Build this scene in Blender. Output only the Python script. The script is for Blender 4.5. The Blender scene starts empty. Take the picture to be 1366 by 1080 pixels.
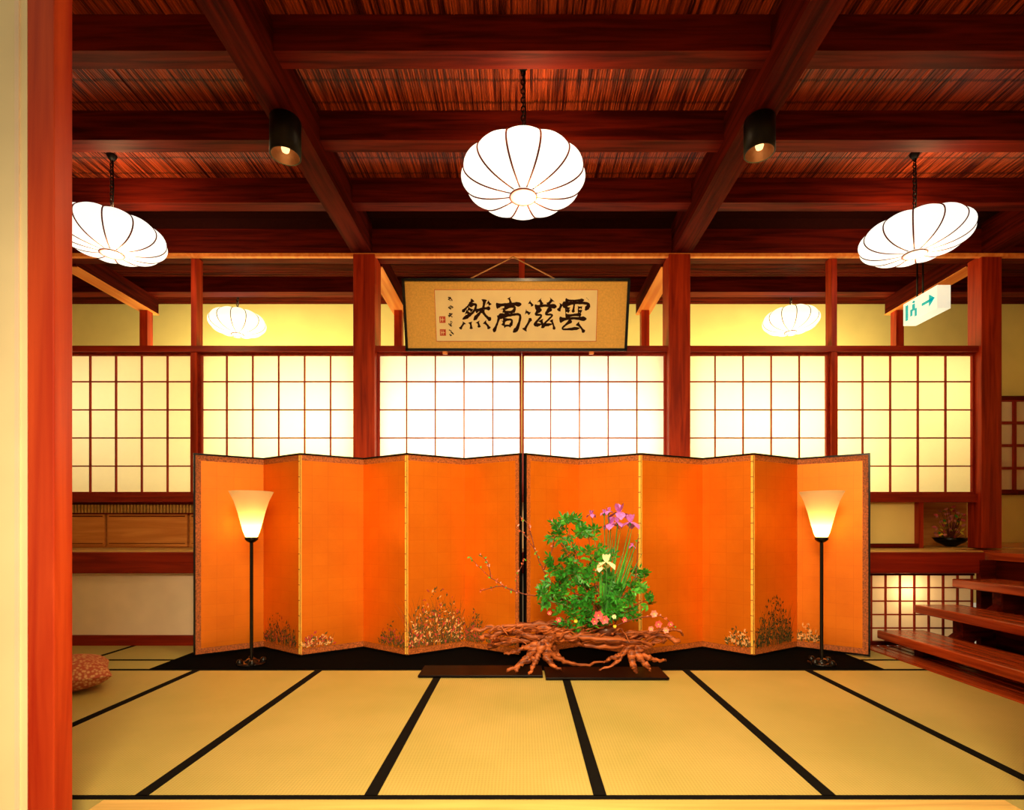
import bpy, math, random
import numpy as np
from mathutils import Vector, Matrix
random.seed(7)
F=700.0; CX=696.0; CY=703.0; H=1.1
def P(px,py,Y): return Vector(((px-CX)/F*Y, Y, H-(py-CY)/F*Y))
scene=bpy.context.scene
scene.view_settings.view_transform='Standard'
scene.view_settings.look='None'
# ---------------------------------------------------------------- materials
def newmat(name):
    m=bpy.data.materials.new(name); m.use_nodes=True
    nt=m.node_tree; b=nt.nodes['Principled BSDF']; return m,nt,b
def flat(name,c,rough=.6,metal=0,emis=None,es=0,var=0.12,scale=30,spec=.5):
    m,nt,b=newmat(name)
    n=nt.nodes.new('ShaderNodeTexNoise'); n.inputs['Scale'].default_value=scale
    tc=nt.nodes.new('ShaderNodeTexCoord'); nt.links.new(tc.outputs['Object'],n.inputs['Vector'])
    r=nt.nodes.new('ShaderNodeValToRGB')
    r.color_ramp.elements[0].position=.3; r.color_ramp.elements[1].position=.7
    r.color_ramp.elements[0].color=(*[x*(1-var) for x in c],1)
    r.color_ramp.elements[1].color=(*[min(1,x*(1+var)) for x in c],1)
    nt.links.new(n.outputs['Fac'],r.inputs['Fac']); nt.links.new(r.outputs['Color'],b.inputs['Base Color'])
    b.inputs['Roughness'].default_value=rough; b.inputs['Metallic'].default_value=metal
    b.inputs['Specular IOR Level'].default_value=spec
    if emis: b.inputs['Emission Color'].default_value=(*emis,1); b.inputs['Emission Strength'].default_value=es
    return m
def wood(name,c1,c2,axis,rough=.38,sc=14,spec=.4,det=6):
    m,nt,b=newmat(name)
    tc=nt.nodes.new('ShaderNodeTexCoord'); mp=nt.nodes.new('ShaderNodeMapping')
    s=[sc,sc,sc]; s[axis]=sc*.06; mp.inputs['Scale'].default_value=s
    nt.links.new(tc.outputs['Object'],mp.inputs['Vector'])
    n=nt.nodes.new('ShaderNodeTexNoise'); n.inputs['Scale'].default_value=1.6; n.inputs['Detail'].default_value=det; n.inputs['Distortion'].default_value=.6
    nt.links.new(mp.outputs['Vector'],n.inputs['Vector'])
    r=nt.nodes.new('ShaderNodeValToRGB'); r.color_ramp.elements[0].position=.34; r.color_ramp.elements[1].position=.66
    r.color_ramp.elements[0].color=(*c1,1); r.color_ramp.elements[1].color=(*c2,1)
    nt.links.new(n.outputs['Fac'],r.inputs['Fac']); nt.links.new(r.outputs['Color'],b.inputs['Base Color'])
    bp=nt.nodes.new('ShaderNodeBump'); bp.inputs['Strength'].default_value=.15; bp.inputs['Distance'].default_value=.01
    nt.links.new(n.outputs['Fac'],bp.inputs['Height']); nt.links.new(bp.outputs['Normal'],b.inputs['Normal'])
    b.inputs['Roughness'].default_value=rough; b.inputs['Specular IOR Level'].default_value=spec
    return m
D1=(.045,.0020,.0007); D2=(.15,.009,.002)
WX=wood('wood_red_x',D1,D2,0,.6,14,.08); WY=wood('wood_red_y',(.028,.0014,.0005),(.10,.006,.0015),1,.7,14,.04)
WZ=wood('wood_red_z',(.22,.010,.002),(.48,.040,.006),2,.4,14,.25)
RAIL=wood('wood_rail',(.18,.008,.003),(.32,.022,.006),0,.4,14,.25)
KUM=wood('wood_kumiko',(.26,.012,.004),(.38,.03,.008),2,.5,14,.2)
JAMB=wood('wood_jamb',(.36,.016,.003),(.60,.070,.012),2,.4,7,.3,8)
TREAD=wood('wood_tread',(.24,.024,.005),(.52,.08,.015),1,.25,14,.4)
CABW=wood('wood_cabinet',(.62,.21,.04),(.80,.34,.08),0,.45)
SHELFTOP=wood('wood_shelf_top',(.5,.26,.06),(.7,.4,.1),0,.4)
SILL=wood('wood_sill',(.55,.34,.09),(.75,.48,.14),0,.45)
LIT_EDGE_HOOK=wood('wood_lit_edge_hook',(.80,.20,.035),(.95,.36,.08),1,.4)  # bright colour standing for light on beam undersides; also the frame hooks
PLAST=flat('plaster_cream',(.93,.82,.52),.9,var=.04,scale=4)
PLASTY=flat('plaster_yellow',(.94,.76,.27),.9,var=.04,scale=3)
PLASTP=flat('plaster_pale',(.93,.76,.58),.9,var=.05,scale=4)
DARK=flat('dark_ceiling',(.04,.006,.003),.8,spec=.1)
BLACK=flat('black_lacquer',(.004,.003,.003),.2,spec=.3)
BOARD=flat('board_lacquer',(.004,.002,.002),.35,spec=.08)
BLACKM=flat('black_metal',(.003,.002,.002),.4,spec=.15)
CLOTH=flat('black_cloth',(.002,.002,.002),.95,spec=.02)
HERI=flat('tatami_border_cloth',(.006,.005,.004),.9,spec=.05)
def tatami():
    m,nt,b=newmat('tatami_rush')
    tc=nt.nodes.new('ShaderNodeTexCoord')
    w=nt.nodes.new('ShaderNodeTexWave'); w.bands_direction='Y'; w.inputs['Scale'].default_value=28; w.inputs['Distortion'].default_value=.6
    nt.links.new(tc.outputs['Object'],w.inputs['Vector'])
    w2=nt.nodes.new('ShaderNodeTexWave'); w2.bands_direction='X'; w2.inputs['Scale'].default_value=21; w2.inputs['Distortion'].default_value=.8
    nt.links.new(tc.outputs['Object'],w2.inputs['Vector'])
    mu=nt.nodes.new('ShaderNodeMath'); mu.operation='MULTIPLY'
    nt.links.new(w.outputs['Fac'],mu.inputs[0]); nt.links.new(w2.outputs['Fac'],mu.inputs[1])
    n=nt.nodes.new('ShaderNodeTexNoise'); n.inputs['Scale'].default_value=1.3; n.inputs['Detail'].default_value=5; nt.links.new(tc.outputs['Object'],n.inputs['Vector'])
    r=nt.nodes.new('ShaderNodeValToRGB'); r.color_ramp.elements[0].position=.35;r.color_ramp.elements[1].position=.65
    r.color_ramp.elements[0].color=(.43,.35,.095,1); r.color_ramp.elements[1].color=(.52,.40,.125,1)
    nt.links.new(n.outputs['Fac'],r.inputs['Fac'])
    mx=nt.nodes.new('ShaderNodeMix'); mx.data_type='RGBA'; mx.blend_type='MULTIPLY'
    mx.inputs[7].default_value=(.76,.75,.62,1)
    nt.links.new(mu.outputs[0],mx.inputs[0]); nt.links.new(r.outputs['Color'],mx.inputs[6]); nt.links.new(mx.outputs[2],b.inputs['Base Color'])
    bp=nt.nodes.new('ShaderNodeBump'); bp.inputs['Strength'].default_value=.2; bp.inputs['Distance'].default_value=.003
    nt.links.new(mu.outputs[0],bp.inputs['Height']); nt.links.new(bp.outputs['Normal'],b.inputs['Normal'])
    b.inputs['Roughness'].default_value=.5; b.inputs['Specular IOR Level'].default_value=.3
    return m
TATAMI=tatami()
def reed():
    m,nt,b=newmat('reed_matting')
    tc=nt.nodes.new('ShaderNodeTexCoord'); mp=nt.nodes.new('ShaderNodeMapping'); mp.inputs['Scale'].default_value=(60,2.0,1)
    nt.links.new(tc.outputs['Object'],mp.inputs['Vector'])
    n=nt.nodes.new('ShaderNodeTexNoise'); n.inputs['Scale'].default_value=1; n.inputs['Detail'].default_value=4
    nt.links.new(mp.outputs['Vector'],n.inputs['Vector'])
    r=nt.nodes.new('ShaderNodeValToRGB'); r.color_ramp.elements[0].position=.38;r.color_ramp.elements[1].position=.66
    r.color_ramp.elements[0].color=(.06,.004,.001,1); r.color_ramp.elements[1].color=(.50,.075,.016,1)
    nt.links.new(n.outputs['Fac'],r.inputs['Fac'])
    w=nt.nodes.new('ShaderNodeTexWave'); w.bands_direction='Y'; w.inputs['Scale'].default_value=1.6; w.inputs['Distortion'].default_value=.3
    nt.links.new(tc.outputs['Object'],w.inputs['Vector'])
    r2=nt.nodes.new('ShaderNodeValToRGB'); r2.color_ramp.elements[0].position=0;r2.color_ramp.elements[1].position=.06
    r2.color_ramp.elements[0].color=(.3,.25,.2,1); r2.color_ramp.elements[1].color=(1,1,1,1)
    nt.links.new(w.outputs['Fac'],r2.inputs['Fac'])
    mx=nt.nodes.new('ShaderNodeMix'); mx.data_type='RGBA'; mx.blend_type='MULTIPLY'; mx.inputs[0].default_value=1
    nt.links.new(r.outputs['Color'],mx.inputs[6]); nt.links.new(r2.outputs['Color'],mx.inputs[7]); nt.links.new(mx.outputs[2],b.inputs['Base Color'])
    b.inputs['Roughness'].default_value=.4; b.inputs['Specular IOR Level'].default_value=.3
    return m
REED=reed()
def gold():
    m,nt,b=newmat('gold_leaf')
    tc=nt.nodes.new('ShaderNodeTexCoord'); mp=nt.nodes.new('ShaderNodeMapping'); mp.inputs['Rotation'].default_value=(math.radians(90),0,0)
    nt.links.new(tc.outputs['Object'],mp.inputs['Vector'])
    br=nt.nodes.new('ShaderNodeTexBrick'); br.offset=0; br.inputs['Scale'].default_value=1
    br.inputs['Brick Width'].default_value=.105; br.inputs['Row Height'].default_value=.11; br.inputs['Mortar Size'].default_value=.0012; br.inputs['Mortar Smooth'].default_value=.3
    br.inputs['Color1'].default_value=(.94,.25,.008,1); br.inputs['Color2'].default_value=(.91,.235,.007,1); br.inputs['Mortar'].default_value=(.83,.195,.006,1)
    nt.links.new(mp.outputs['Vector'],br.inputs['Vector'])
    n=nt.nodes.new('ShaderNodeTexNoise'); n.inputs['Scale'].default_value=2.2; n.inputs['Detail'].default_value=8; n.inputs['Roughness'].default_value=.65; nt.links.new(tc.outputs['Object'],n.inputs['Vector'])
    r=nt.nodes.new('ShaderNodeValToRGB'); r.color_ramp.elements[0].position=.3;r.color_ramp.elements[1].position=.7
    r.color_ramp.elements[0].color=(.88,.78,.65,1); r.color_ramp.elements[1].color=(1,1,1,1); nt.links.new(n.outputs['Fac'],r.inputs['Fac'])
    mx=nt.nodes.new('ShaderNodeMix'); mx.data_type='RGBA'; mx.blend_type='MULTIPLY'; mx.inputs[0].default_value=1
    nt.links.new(br.outputs['Color'],mx.inputs[6]); nt.links.new(r.outputs['Color'],mx.inputs[7]); nt.links.new(mx.outputs[2],b.inputs['Base Color'])
    b.inputs['Roughness'].default_value=.36; b.inputs['Metallic'].default_value=.5
    return m
GOLD=gold()
BROC=flat('brocade_border',(.40,.10,.015),.6,var=.6,scale=90)
FOLD=flat('fold_gold_edge',(1.0,.60,.10),.4,var=.1)
def paper(name,c,tr=.75,em=0):
    m=bpy.data.materials.new(name); m.use_nodes=True; nt=m.node_tree; nt.nodes.clear()
    o=nt.nodes.new('ShaderNodeOutputMaterial'); d=nt.nodes.new('ShaderNodeBsdfDiffuse'); t=nt.nodes.new('ShaderNodeBsdfTranslucent'); x=nt.nodes.new('ShaderNodeMixShader')
    tc=nt.nodes.new('ShaderNodeTexCoord'); n=nt.nodes.new('ShaderNodeTexNoise'); n.inputs['Scale'].default_value=18; n.inputs['Detail'].default_value=6
    nt.links.new(tc.outputs['Object'],n.inputs['Vector'])
    r=nt.nodes.new('ShaderNodeValToRGB'); r.color_ramp.elements[0].color=(*[v*.95 for v in c],1); r.color_ramp.elements[1].color=(*c,1)
    nt.links.new(n.outputs['Fac'],r.inputs['Fac'])
    nt.links.new(r.outputs['Color'],d.inputs['Color']); nt.links.new(r.outputs['Color'],t.inputs['Color'])
    x.inputs[0].default_value=tr
    nt.links.new(d.outputs[0],x.inputs[1]); nt.links.new(t.outputs[0],x.inputs[2])
    if em:
        e=nt.nodes.new('ShaderNodeEmission'); e.inputs[0].default_value=(1,.72,.3,1); e.inputs[1].default_value=em
        a=nt.nodes.new('ShaderNodeAddShader'); nt.links.new(x.outputs[0],a.inputs[0]); nt.links.new(e.outputs[0],a.inputs[1]); nt.links.new(a.outputs[0],o.inputs[0])
    else: nt.links.new(x.outputs[0],o.inputs[0])
    return m
SHOJI=paper('shoji_paper',(.93,.88,.66),.72)
SHADE=paper('lamp_shade_glass',(.92,.70,.40),.6,.06)
LANT=flat('lantern_silk',(.5,.48,.45),.8,emis=(1,.95,.84),es=1.15,var=.03)
LANTB=flat('lantern_silk_back',(.5,.48,.35),.8,emis=(1,.94,.62),es=1.4,var=.03)
LANTD=flat('lantern_bottom_disc',(.5,.48,.4),.8,emis=(1,.84,.62),es=.8,var=.03)
RIB=flat('lantern_rib',(.13,.02,.008),.6,spec=.1)
BULB=flat('lamp_bulb',(.9,.9,.9),.3,emis=(1,.6,.25),es=2)
CANIN=flat('downlight_reflector',(.4,.20,.10),.35,metal=.6)
LEAF=flat('leaf_green',(.02,.23,.013),.45,var=.5,scale=40)
LEAF2=flat('leaf_green_light',(.06,.38,.022),.45,var=.35,scale=40)
BLADE=flat('iris_blade',(.04,.24,.03),.4,var=.3)
PURP=flat('iris_purple',(.56,.16,.66),.5,var=.25,scale=60)
WHT=flat('iris_white',(.95,.88,.55),.5,var=.1)
YEL=flat('petal_yellow',(.95,.65,.05),.5)
PINK=flat('petal_pink',(.85,.10,.12),.5,var=.3)
PINKL=flat('petal_light_pink',(.85,.28,.24),.5,var=.2)
DRIFT=wood('driftwood',(.07,.010,.003),(.52,.13,.03),0,.5,26,.3,8)
TWIG=flat('twig_bark',(.2,.04,.015),.7)
RLEAF=flat('twig_red_leaf',(.6,.1,.03),.6,var=.3)
VASE=flat('ceramic_brown',(.09,.025,.012),.3)
PG=flat('paint_green',(.10,.07,.008),.7,var=.4,scale=50)
PG2=flat('paint_dark_green',(.02,.025,.006),.7,var=.4,scale=50)
PP=flat('paint_pink',(.50,.05,.03),.7,var=.3,scale=50)
PW=flat('paint_cream',(.9,.45,.16),.7,var=.2,scale=50)
PB=flat('paint_branch',(.30,.05,.012),.7)
MOUNT=flat('scroll_mount_gold',(.80,.47,.10),.7,var=.10,scale=60)
PAPERY=flat('calligraphy_paper',(.97,.80,.44),.8,var=.05,scale=5)
INK=flat('ink',(.025,.008,.004),.8,spec=.1)
SEAL=flat('seal_red',(.6,.08,.03),.8)
SIGNW=flat('sign_white',(.85,.85,.75),.5,emis=(.85,1,.85),es=.5)
SIGNG=flat('sign_blue_green',(.0,.3,.35),.5,emis=(.0,.42,.40),es=.6)
CORD=flat('cord',(.6,.25,.07),.7)
def cushm():
    m,nt,b=newmat('cushion_fabric')
    tc=nt.nodes.new('ShaderNodeTexCoord'); v=nt.nodes.new('ShaderNodeTexVoronoi'); v.inputs['Scale'].default_value=55
    nt.links.new(tc.outputs['Object'],v.inputs['Vector'])
    r=nt.nodes.new('ShaderNodeValToRGB'); r.color_ramp.elements[0].position=.2;r.color_ramp.elements[1].position=.6
    r.color_ramp.elements[0].color=(.62,.36,.14,1); r.color_ramp.elements[1].color=(.38,.07,.025,1)
    nt.links.new(v.outputs['Distance'],r.inputs['Fac']); nt.links.new(r.outputs['Color'],b.inputs['Base Color']); b.inputs['Roughness'].default_value=.8
    return m
CUSH=cushm()
# ---------------------------------------------------------------- mesh builder
class MB:
    def __init__(s): s.v=[];s.f=[];s.mi=[];s.mats=[];s.sm=[]
    def m(s,mat):
        if mat not in s.mats: s.mats.append(mat)
        return s.mats.index(mat)
    def add(s,vs,fs,mat,smooth=False):
        o=len(s.v); s.v+= [tuple(v) for v in vs]; k=s.m(mat)
        for f in fs: s.f.append([i+o for i in f]); s.mi.append(k); s.sm.append(smooth)
    def box(s,x0,x1,y0,y1,z0,z1,mat,M=None):
        vs=[Vector((x,y,z)) for z in (z0,z1) for y in (y0,y1) for x in (x0,x1)]
        if M: vs=[M@v for v in vs]
        s.add(vs,[(0,2,3,1),(4,5,7,6),(0,1,5,4),(2,6,7,3),(0,4,6,2),(1,3,7,5)],mat)
    def slab(s,A,B,z0,z1,o0,o1,mat,u0=0,u1=1):
        A=Vector((A[0],A[1]));B=Vector((B[0],B[1])); d=B-A; n=Vector((d.y,-d.x)).normalized()
        if n.y>0: n=-n
        a=A+d*u0; b=A+d*u1
        pts=[a+n*o0,b+n*o0,b+n*o1,a+n*o1]
        vs=[(p.x,p.y,z) for z in (z0,z1) for p in pts]
        s.add(vs,[(0,3,2,1),(4,5,6,7),(0,1,5,4),(1,2,6,5),(2,3,7,6),(3,0,4,7)],mat)
    def lathe(s,prof,c,n,mat,smooth=True,M=None):
        vs=[];fs=[]
        for r,z in prof:
            for i in range(n):
                a=2*math.pi*i/n; p=Vector((r*math.cos(a),r*math.sin(a),z))
                if M: p=M@p
                vs.append(p+Vector(c))
        for j in range(len(prof)-1):
            for i in range(n):
                i2=(i+1)%n; fs.append((j*n+i,j*n+i2,(j+1)*n+i2,(j+1)*n+i))
        s.add(vs,fs,mat,smooth)
    def tube(s,pts,rad,mat,n=8,cap=True,flat=1.0):
        pts=[Vector(p) for p in pts]
        if not hasattr(rad,'__len__'): rad=[rad]*len(pts)
        vs=[];fs=[]; up=Vector((0.13,.21,1)).normalized(); prev=None
        for k,p in enumerate(pts):
            t=(pts[min(k+1,len(pts)-1)]-pts[max(k-1,0)]).normalized()
            if prev is None:
                a=t.cross(up); 
                if a.length<.1: a=t.cross(Vector((1,0,0)))
            else: a=prev-t*prev.dot(t)
            a.normalize(); prev=a; b=t.cross(a)
            for i in range(n):
                an=2*math.pi*i/n; vs.append(p+a*math.cos(an)*rad[k]+b*math.sin(an)*rad[k]*flat)
        for j in range(len(pts)-1):
            for i in range(n):
                i2=(i+1)%n; fs.append((j*n+i,j*n+i2,(j+1)*n+i2,(j+1)*n+i))
        if cap: fs.append(tuple(range(n))[::-1]); fs.append(tuple(range((len(pts)-1)*n,len(pts)*n)))
        s.add(vs,fs,mat,True)
    def leaf(s,p,d,nrm,L,W,mat,bend=.15):
        p=Vector(p); d=Vector(d).normalized(); nrm=Vector(nrm); sd=d.cross(nrm)
        if sd.length<.05: sd=d.cross(Vector((1,.3,.2)))
        sd.normalize(); nn=sd.cross(d)
        c1=p+d*L*.45-nn*W*.15; tip=p+d*L-nn*L*bend
        vs=[p,p+d*L*.25+sd*W*.38,p+d*L*.6+sd*W*.42-nn*L*bend*.4,tip,p+d*L*.6-sd*W*.42-nn*L*bend*.4,p+d*L*.25-sd*W*.38,c1]
        s.add(vs,[(0,6,1),(1,6,2),(2,6,3),(3,6,4),(4,6,5),(5,6,0)],mat,False)
    def make(s,name,loc=None,parent=None):
        me=bpy.data.meshes.new(name)
        off=Vector(loc) if loc is not None else Vector((0,0,0))
        me.from_pydata([tuple(Vector(v)-off) for v in s.v],[],s.f)
        for m_ in s.mats: me.materials.append(m_)
        me.polygons.foreach_set('material_index',s.mi); me.polygons.foreach_set('use_smooth',s.sm); me.update()
        o=bpy.data.objects.new(name,me); o.location=off; scene.collection.objects.link(o)
        if parent: o.parent=parent; 
        return o
def bevel(o,w=.006):
    b=o.modifiers.new('bevel','BEVEL'); b.width=w; b.segments=2; b.limit_method='ANGLE'; return o
def jit(a): return random.uniform(-a,a)
# ---------------------------------------------------------------- floor
YF,YB=2.145,4.05
b=MB(); b.box(-7.5,3.14,2.12,4.9,-.08,-.004,TATAMI)
xs=[-1.559+.94*k for k in range(-6,6)]
XE=3.12
for k in range(len(xs)):
    x0=xs[k]; x1=min(xs[k]+.94,XE)
    if x0>=XE: continue
    b.box(x0+.001,x1-.001,YF,YB,-.06,0,TATAMI)
    b.box(x0-.027,x0+.027,YF,YB,-.05,.003,HERI)
b.box(-7.4,XE,YF-.016,YF+.006,-.05,.003,HERI)
xb=-7.4
for w in (1.9,1.9,1.9,1.9,1.9,1.02):
    b.box(xb,min(xb+w,XE),YB,4.88,-.06,0,TATAMI); b.box(xb,min(xb+w,XE),YB-.02,YB+.02,-.05,.002,HERI)
    b.box(xb-.02,xb+.02,YB,4.88,-.05,.002,HERI); xb+=w
b.box(-7.4,XE,4.33,4.365,-.05,.0025,HERI)
b.make('floor')
b=MB(); b.box(-1.69,1.95,1.86,2.12,-.05,.0,SILL); b.box(-1.69,1.95,1.93,1.95,-.05,.002,WX); bevel(b.make('trim_threshold'),.003)
b=MB(); b.box(-6,6,-2.5,1.86,-.08,-.02,SILL); b.make('floor_anteroom')
b=MB(); b.box(-7.5,-1.791,1.90,1.98,-.05,4.6,PLAST); b.box(-1.83,-1.815,1.893,1.90,-.05,4.6,PLASTP); b.make('wall_front_left')
b=MB(); b.box(-1.791,-1.694,1.90,1.98,0,4.5,JAMB); bevel(b.make('door_jamb'),.004)
b=MB(); b.box(1.95,8,1.90,1.98,-.05,4.6,PLAST); b.make('wall_front_right')
b=MB(); b.box(-1.69,1.95,1.9,1.98,3.25,4.6,PLAST); b.make('wall_front_header')
b=MB(); b.box(-7.6,-7.5,1.9,8.1,-.05,4.6,PLAST); b.make('wall_left')
b=MB(); b.box(8.0,8.1,1.9,8.1,-.05,4.6,PLAST); b.make('wall_right')
b=MB(); b.box(-7.5,8,8.0,8.1,-.05,4.6,PLASTY)
b.make('wall_back')
# ---------------------------------------------------------------- ceiling (reeds, front) + rear
def ceiling():
    per=.018; x0,x1=-7.5,8.0; nre=int((x1-x0)/per); sub=4
    ys=np.arange(1.95,5.46,.27); rng=np.random.RandomState(3)
    rz=rng.uniform(-.003,.003,(nre,)); rs=rng.uniform(.006,.012,(nre,))
    a=np.linspace(0,np.pi,sub+1)
    xx=(x0+(np.arange(nre)[:,None]+.5-.5*np.cos(a)[None,:])*per).ravel()
    zz=(4.285+rz[:,None]-rs[:,None]*np.sin(a)[None,:]).ravel()
    n=len(xx); m=len(ys)
    V=np.zeros((m,n,3)); V[:,:,0]=xx; V[:,:,1]=ys[:,None]; V[:,:,2]=zz
    V[:,:,0]+=np.repeat(rng.uniform(-.003,.003,(m,nre)),sub+1,axis=1)
    idx=np.arange(m*n).reshape(m,n)
    q=np.stack([idx[:-1,:-1],idx[1:,:-1],idx[1:,1:],idx[:-1,1:]],-1).reshape(-1,4)
    me=bpy.data.meshes.new('ceiling'); me.vertices.add(m*n); me.vertices.foreach_set('co',V.ravel())
    me.loops.add(q.size); me.loops.foreach_set('vertex_index',q.ravel())
    me.polygons.add(len(q)); me.polygons.foreach_set('loop_start',np.arange(0,q.size,4)); me.polygons.foreach_set('loop_total',np.full(len(q),4))
    me.materials.append(REED); me.update(calc_edges=True); me.validate()
    o=bpy.data.objects.new('ceiling',me); scene.collection.objects.link(o)
ceiling()
b=MB(); b.box(-7.6,8.1,1.9,5.5,4.30,4.36,DARK); b.make('ceiling_boards')
b=MB(); b.box(-7.5,8,5.5,8.0,4.5,4.56,DARK)
for k in range(60): b.box(-7.5,8,5.7+k*.038,5.715+k*.038,4.485,4.5,WX)
b.make('ceiling_rear')
b=MB()
for Y in (2.5,3.25,4.0,4.77):
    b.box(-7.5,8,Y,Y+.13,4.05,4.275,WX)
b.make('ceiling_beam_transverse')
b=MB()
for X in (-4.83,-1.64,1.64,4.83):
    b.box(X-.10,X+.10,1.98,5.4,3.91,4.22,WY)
b.make('ceiling_beam_longitudinal')
b=MB()
b.box(-7.5,8,5.40,5.58,3.90,4.17,WX); b.box(-7.5,8,5.44,5.54,4.17,4.5,DARK)
b.box(-7.5,8,5.38,5.42,3.875,3.91,LIT_EDGE_HOOK)  # bright strip paints the lit bottom face of the beam
b.make('beam_main')
b=MB()
for X in (-4.83,-1.58,1.58,4.83):
    b.box(X-.09,X+.09,5.58,6.85,3.88,4.08,WY); b.box(X-.092,X+.092,5.6,6.86,3.872,3.88,LIT_EDGE_HOOK)  # thin bright skin underneath, light on the bottom face put in as colour
    b.box(X-.05,X+.05,6.70,6.80,2.9,3.88,WZ)
b.box(-7.5,8,6.65,6.8,4.08,4.28,WX)
b.make('beam_rear')
def pillar(x0,x1,y0,y1,z0,z1):
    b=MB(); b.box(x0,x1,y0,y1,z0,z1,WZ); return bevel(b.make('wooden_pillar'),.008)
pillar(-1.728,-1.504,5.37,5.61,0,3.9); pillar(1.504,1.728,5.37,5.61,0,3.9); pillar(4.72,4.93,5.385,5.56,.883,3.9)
b=MB()
for (x0,x1) in ((-7.5,-1.728),(-1.504,1.504),(1.728,4.72)):
    b.box(x0,x1,5.42,5.56,2.915,2.975,RAIL)
    b.box(x0,x1,5.43,5.55,1.36,1.445,RAIL)
for X in (-3.395,3.235,0.0):
    if X==0: b.box(-.03,.03,5.45,5.53,2.985,3.9,WZ)
    else:
        b.box(X-.028,X+.028,5.43,5.54,1.44,3.9,WZ)
        b.box(X-.04,X+.04,5.46,5.53,1.44,2.95,RAIL)
b.make('trim_lintel')
def shoji(name,x0,x1,nc,z0=1.445,z1=2.915,nr=5,Y=5.5,t=.012,fr=.02):
    b=MB(); b.add([(x0,Y,z0),(x1,Y,z0),(x1,Y,z1),(x0,Y,z1)],[(0,1,2,3)],SHOJI)
    b.box(x0,x0+fr,Y-.03,Y+.012,z0,z1,KUM); b.box(x1-fr,x1,Y-.03,Y+.012,z0,z1,KUM)
    b.box(x0+fr,x1-fr,Y-.03,Y+.012,z1-fr*1.2,z1,KUM); b.box(x0+fr,x1-fr,Y-.03,Y+.012,z0,z0+fr*1.2,KUM)
    for i in range(1,nc):
        x=x0+(x1-x0)*i/nc; b.box(x-t/2,x+t/2,Y-.022,Y-.001,z0+fr,z1-fr,KUM)
    for j in range(1,nr):
        z=z0+(z1-z0)*j/nr; b.box(x0+fr,x1-fr,Y-.020,Y-.0015,z-t/2,z+t/2,KUM)
    return b.make(name)
W=[(-6.75,-5.07,6),(-5.05,-3.435,6),(-3.355,-1.728,6),(-1.504,-.003,5),(.003,1.504,5),(1.728,3.195,5),(3.275,4.72,5)]
for i,(a,c,n) in enumerate(W): shoji('shoji_window_%d'%(i+1),a,c,n)
b=MB()
b.box(-7.5,-1.7,5.52,5.58,.883,1.36,CABW)
b.box(-7.5,4.2,5.52,5.58,0,.83,PLASTP)  # hidden lower wall, added to stop shoji back light leaking behind the lattice
b.box(-1.5,1.5,5.52,5.58,.883,1.36,PLASTP)
b.box(1.73,4.16,5.52,5.58,.883,1.36,PLASTY)
b.make('wall_shoji_lower')
b=MB()
for i in range(6):
    x0=-6.9+i*.86; b.box(x0,x0+.83,5.47,5.5,.90,1.235,CABW); b.box(x0+.02,x0+.81,5.465,5.47,.93,.935,WX); b.box(x0+.02,x0+.81,5.465,5.47,1.21,1.22,WX)
b.box(-6.9,-1.75,5.46,5.5,1.235,1.25,WX); b.box(-6.9,-1.75,5.46,5.5,1.335,1.355,WX)
for k in range(150):
    x=-6.88+k*.0342; b.box(x,x+.016,5.47,5.49,1.25,1.335,SHELFTOP)
b.make('cabinet')
b=MB(); b.box(4.13,4.18,5.46,5.56,.884,1.36,WZ); b.box(3.0,4.13,5.46,5.5,.884,.93,WX)
b.box(4.18,5.3,6.25,6.3,.884,1.5,CABW); b.box(4.18,5.3,5.6,6.25,1.46,1.5,WX); b.box(4.14,4.18,5.6,6.25,.884,1.5,CABW)
b.make('trim_niche')
b=MB()
b.box(-7.5,4.26,4.83,5.5,.84,.883,SHELFTOP); b.box(-7.5,4.26,4.815,4.90,.675,.872,RAIL); b.box(4.2,5.3,5.5,6.25,.84,.883,SHELFTOP)
bevel(b.make('wooden_shelf'),.012)
b=MB(); b.box(-7.5,2.6,4.9,4.96,0,.84,PLASTP); b.make('wall_under_shelf')
b=MB(); b.box(-7.5,2.9,4.875,4.9,0,.095,RAIL); b.make('baseboard_back')
b=MB(); x0,x1,z0,z1=2.6,4.22,.03,.66; Y=4.93
b.add([(x0,Y,z0),(x1,Y,z0),(x1,Y,z1),(x0,Y,z1)],[(0,1,2,3)],SHOJI)
for i in range(13):
    x=x0+(x1-x0)*i/12; b.box(x-.006,x+.006,Y-.02,Y-.001,z0,z1,KUM)
for j in range(6):
    z=z0+(z1-z0)*j/5; b.box(x0,x1,Y-.018,Y-.0015,z-.006,z+.006,KUM)
b.box(x0,x1,Y-.04,Y+.02,0,.035,WX); b.box(x0,x1,Y-.04,Y+.02,.65,.672,WX)
b.make('lit_lattice_panel')
b=MB(); b.box(4.30,8,2.0,8,.80,.87,TREAD); b.box(4.34,8,2.0,4.8,-.05,.80,WY); b.box(4.2,8,4.8,4.85,-.05,.8,WX)
b.make('floor_platform')
b=MB()
for (x,z) in ((3.22,.17),(3.56,.40),(3.90,.635)):
    b.box(x,x+.42,2.6,4.76,z-.075,z,TREAD)
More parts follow.
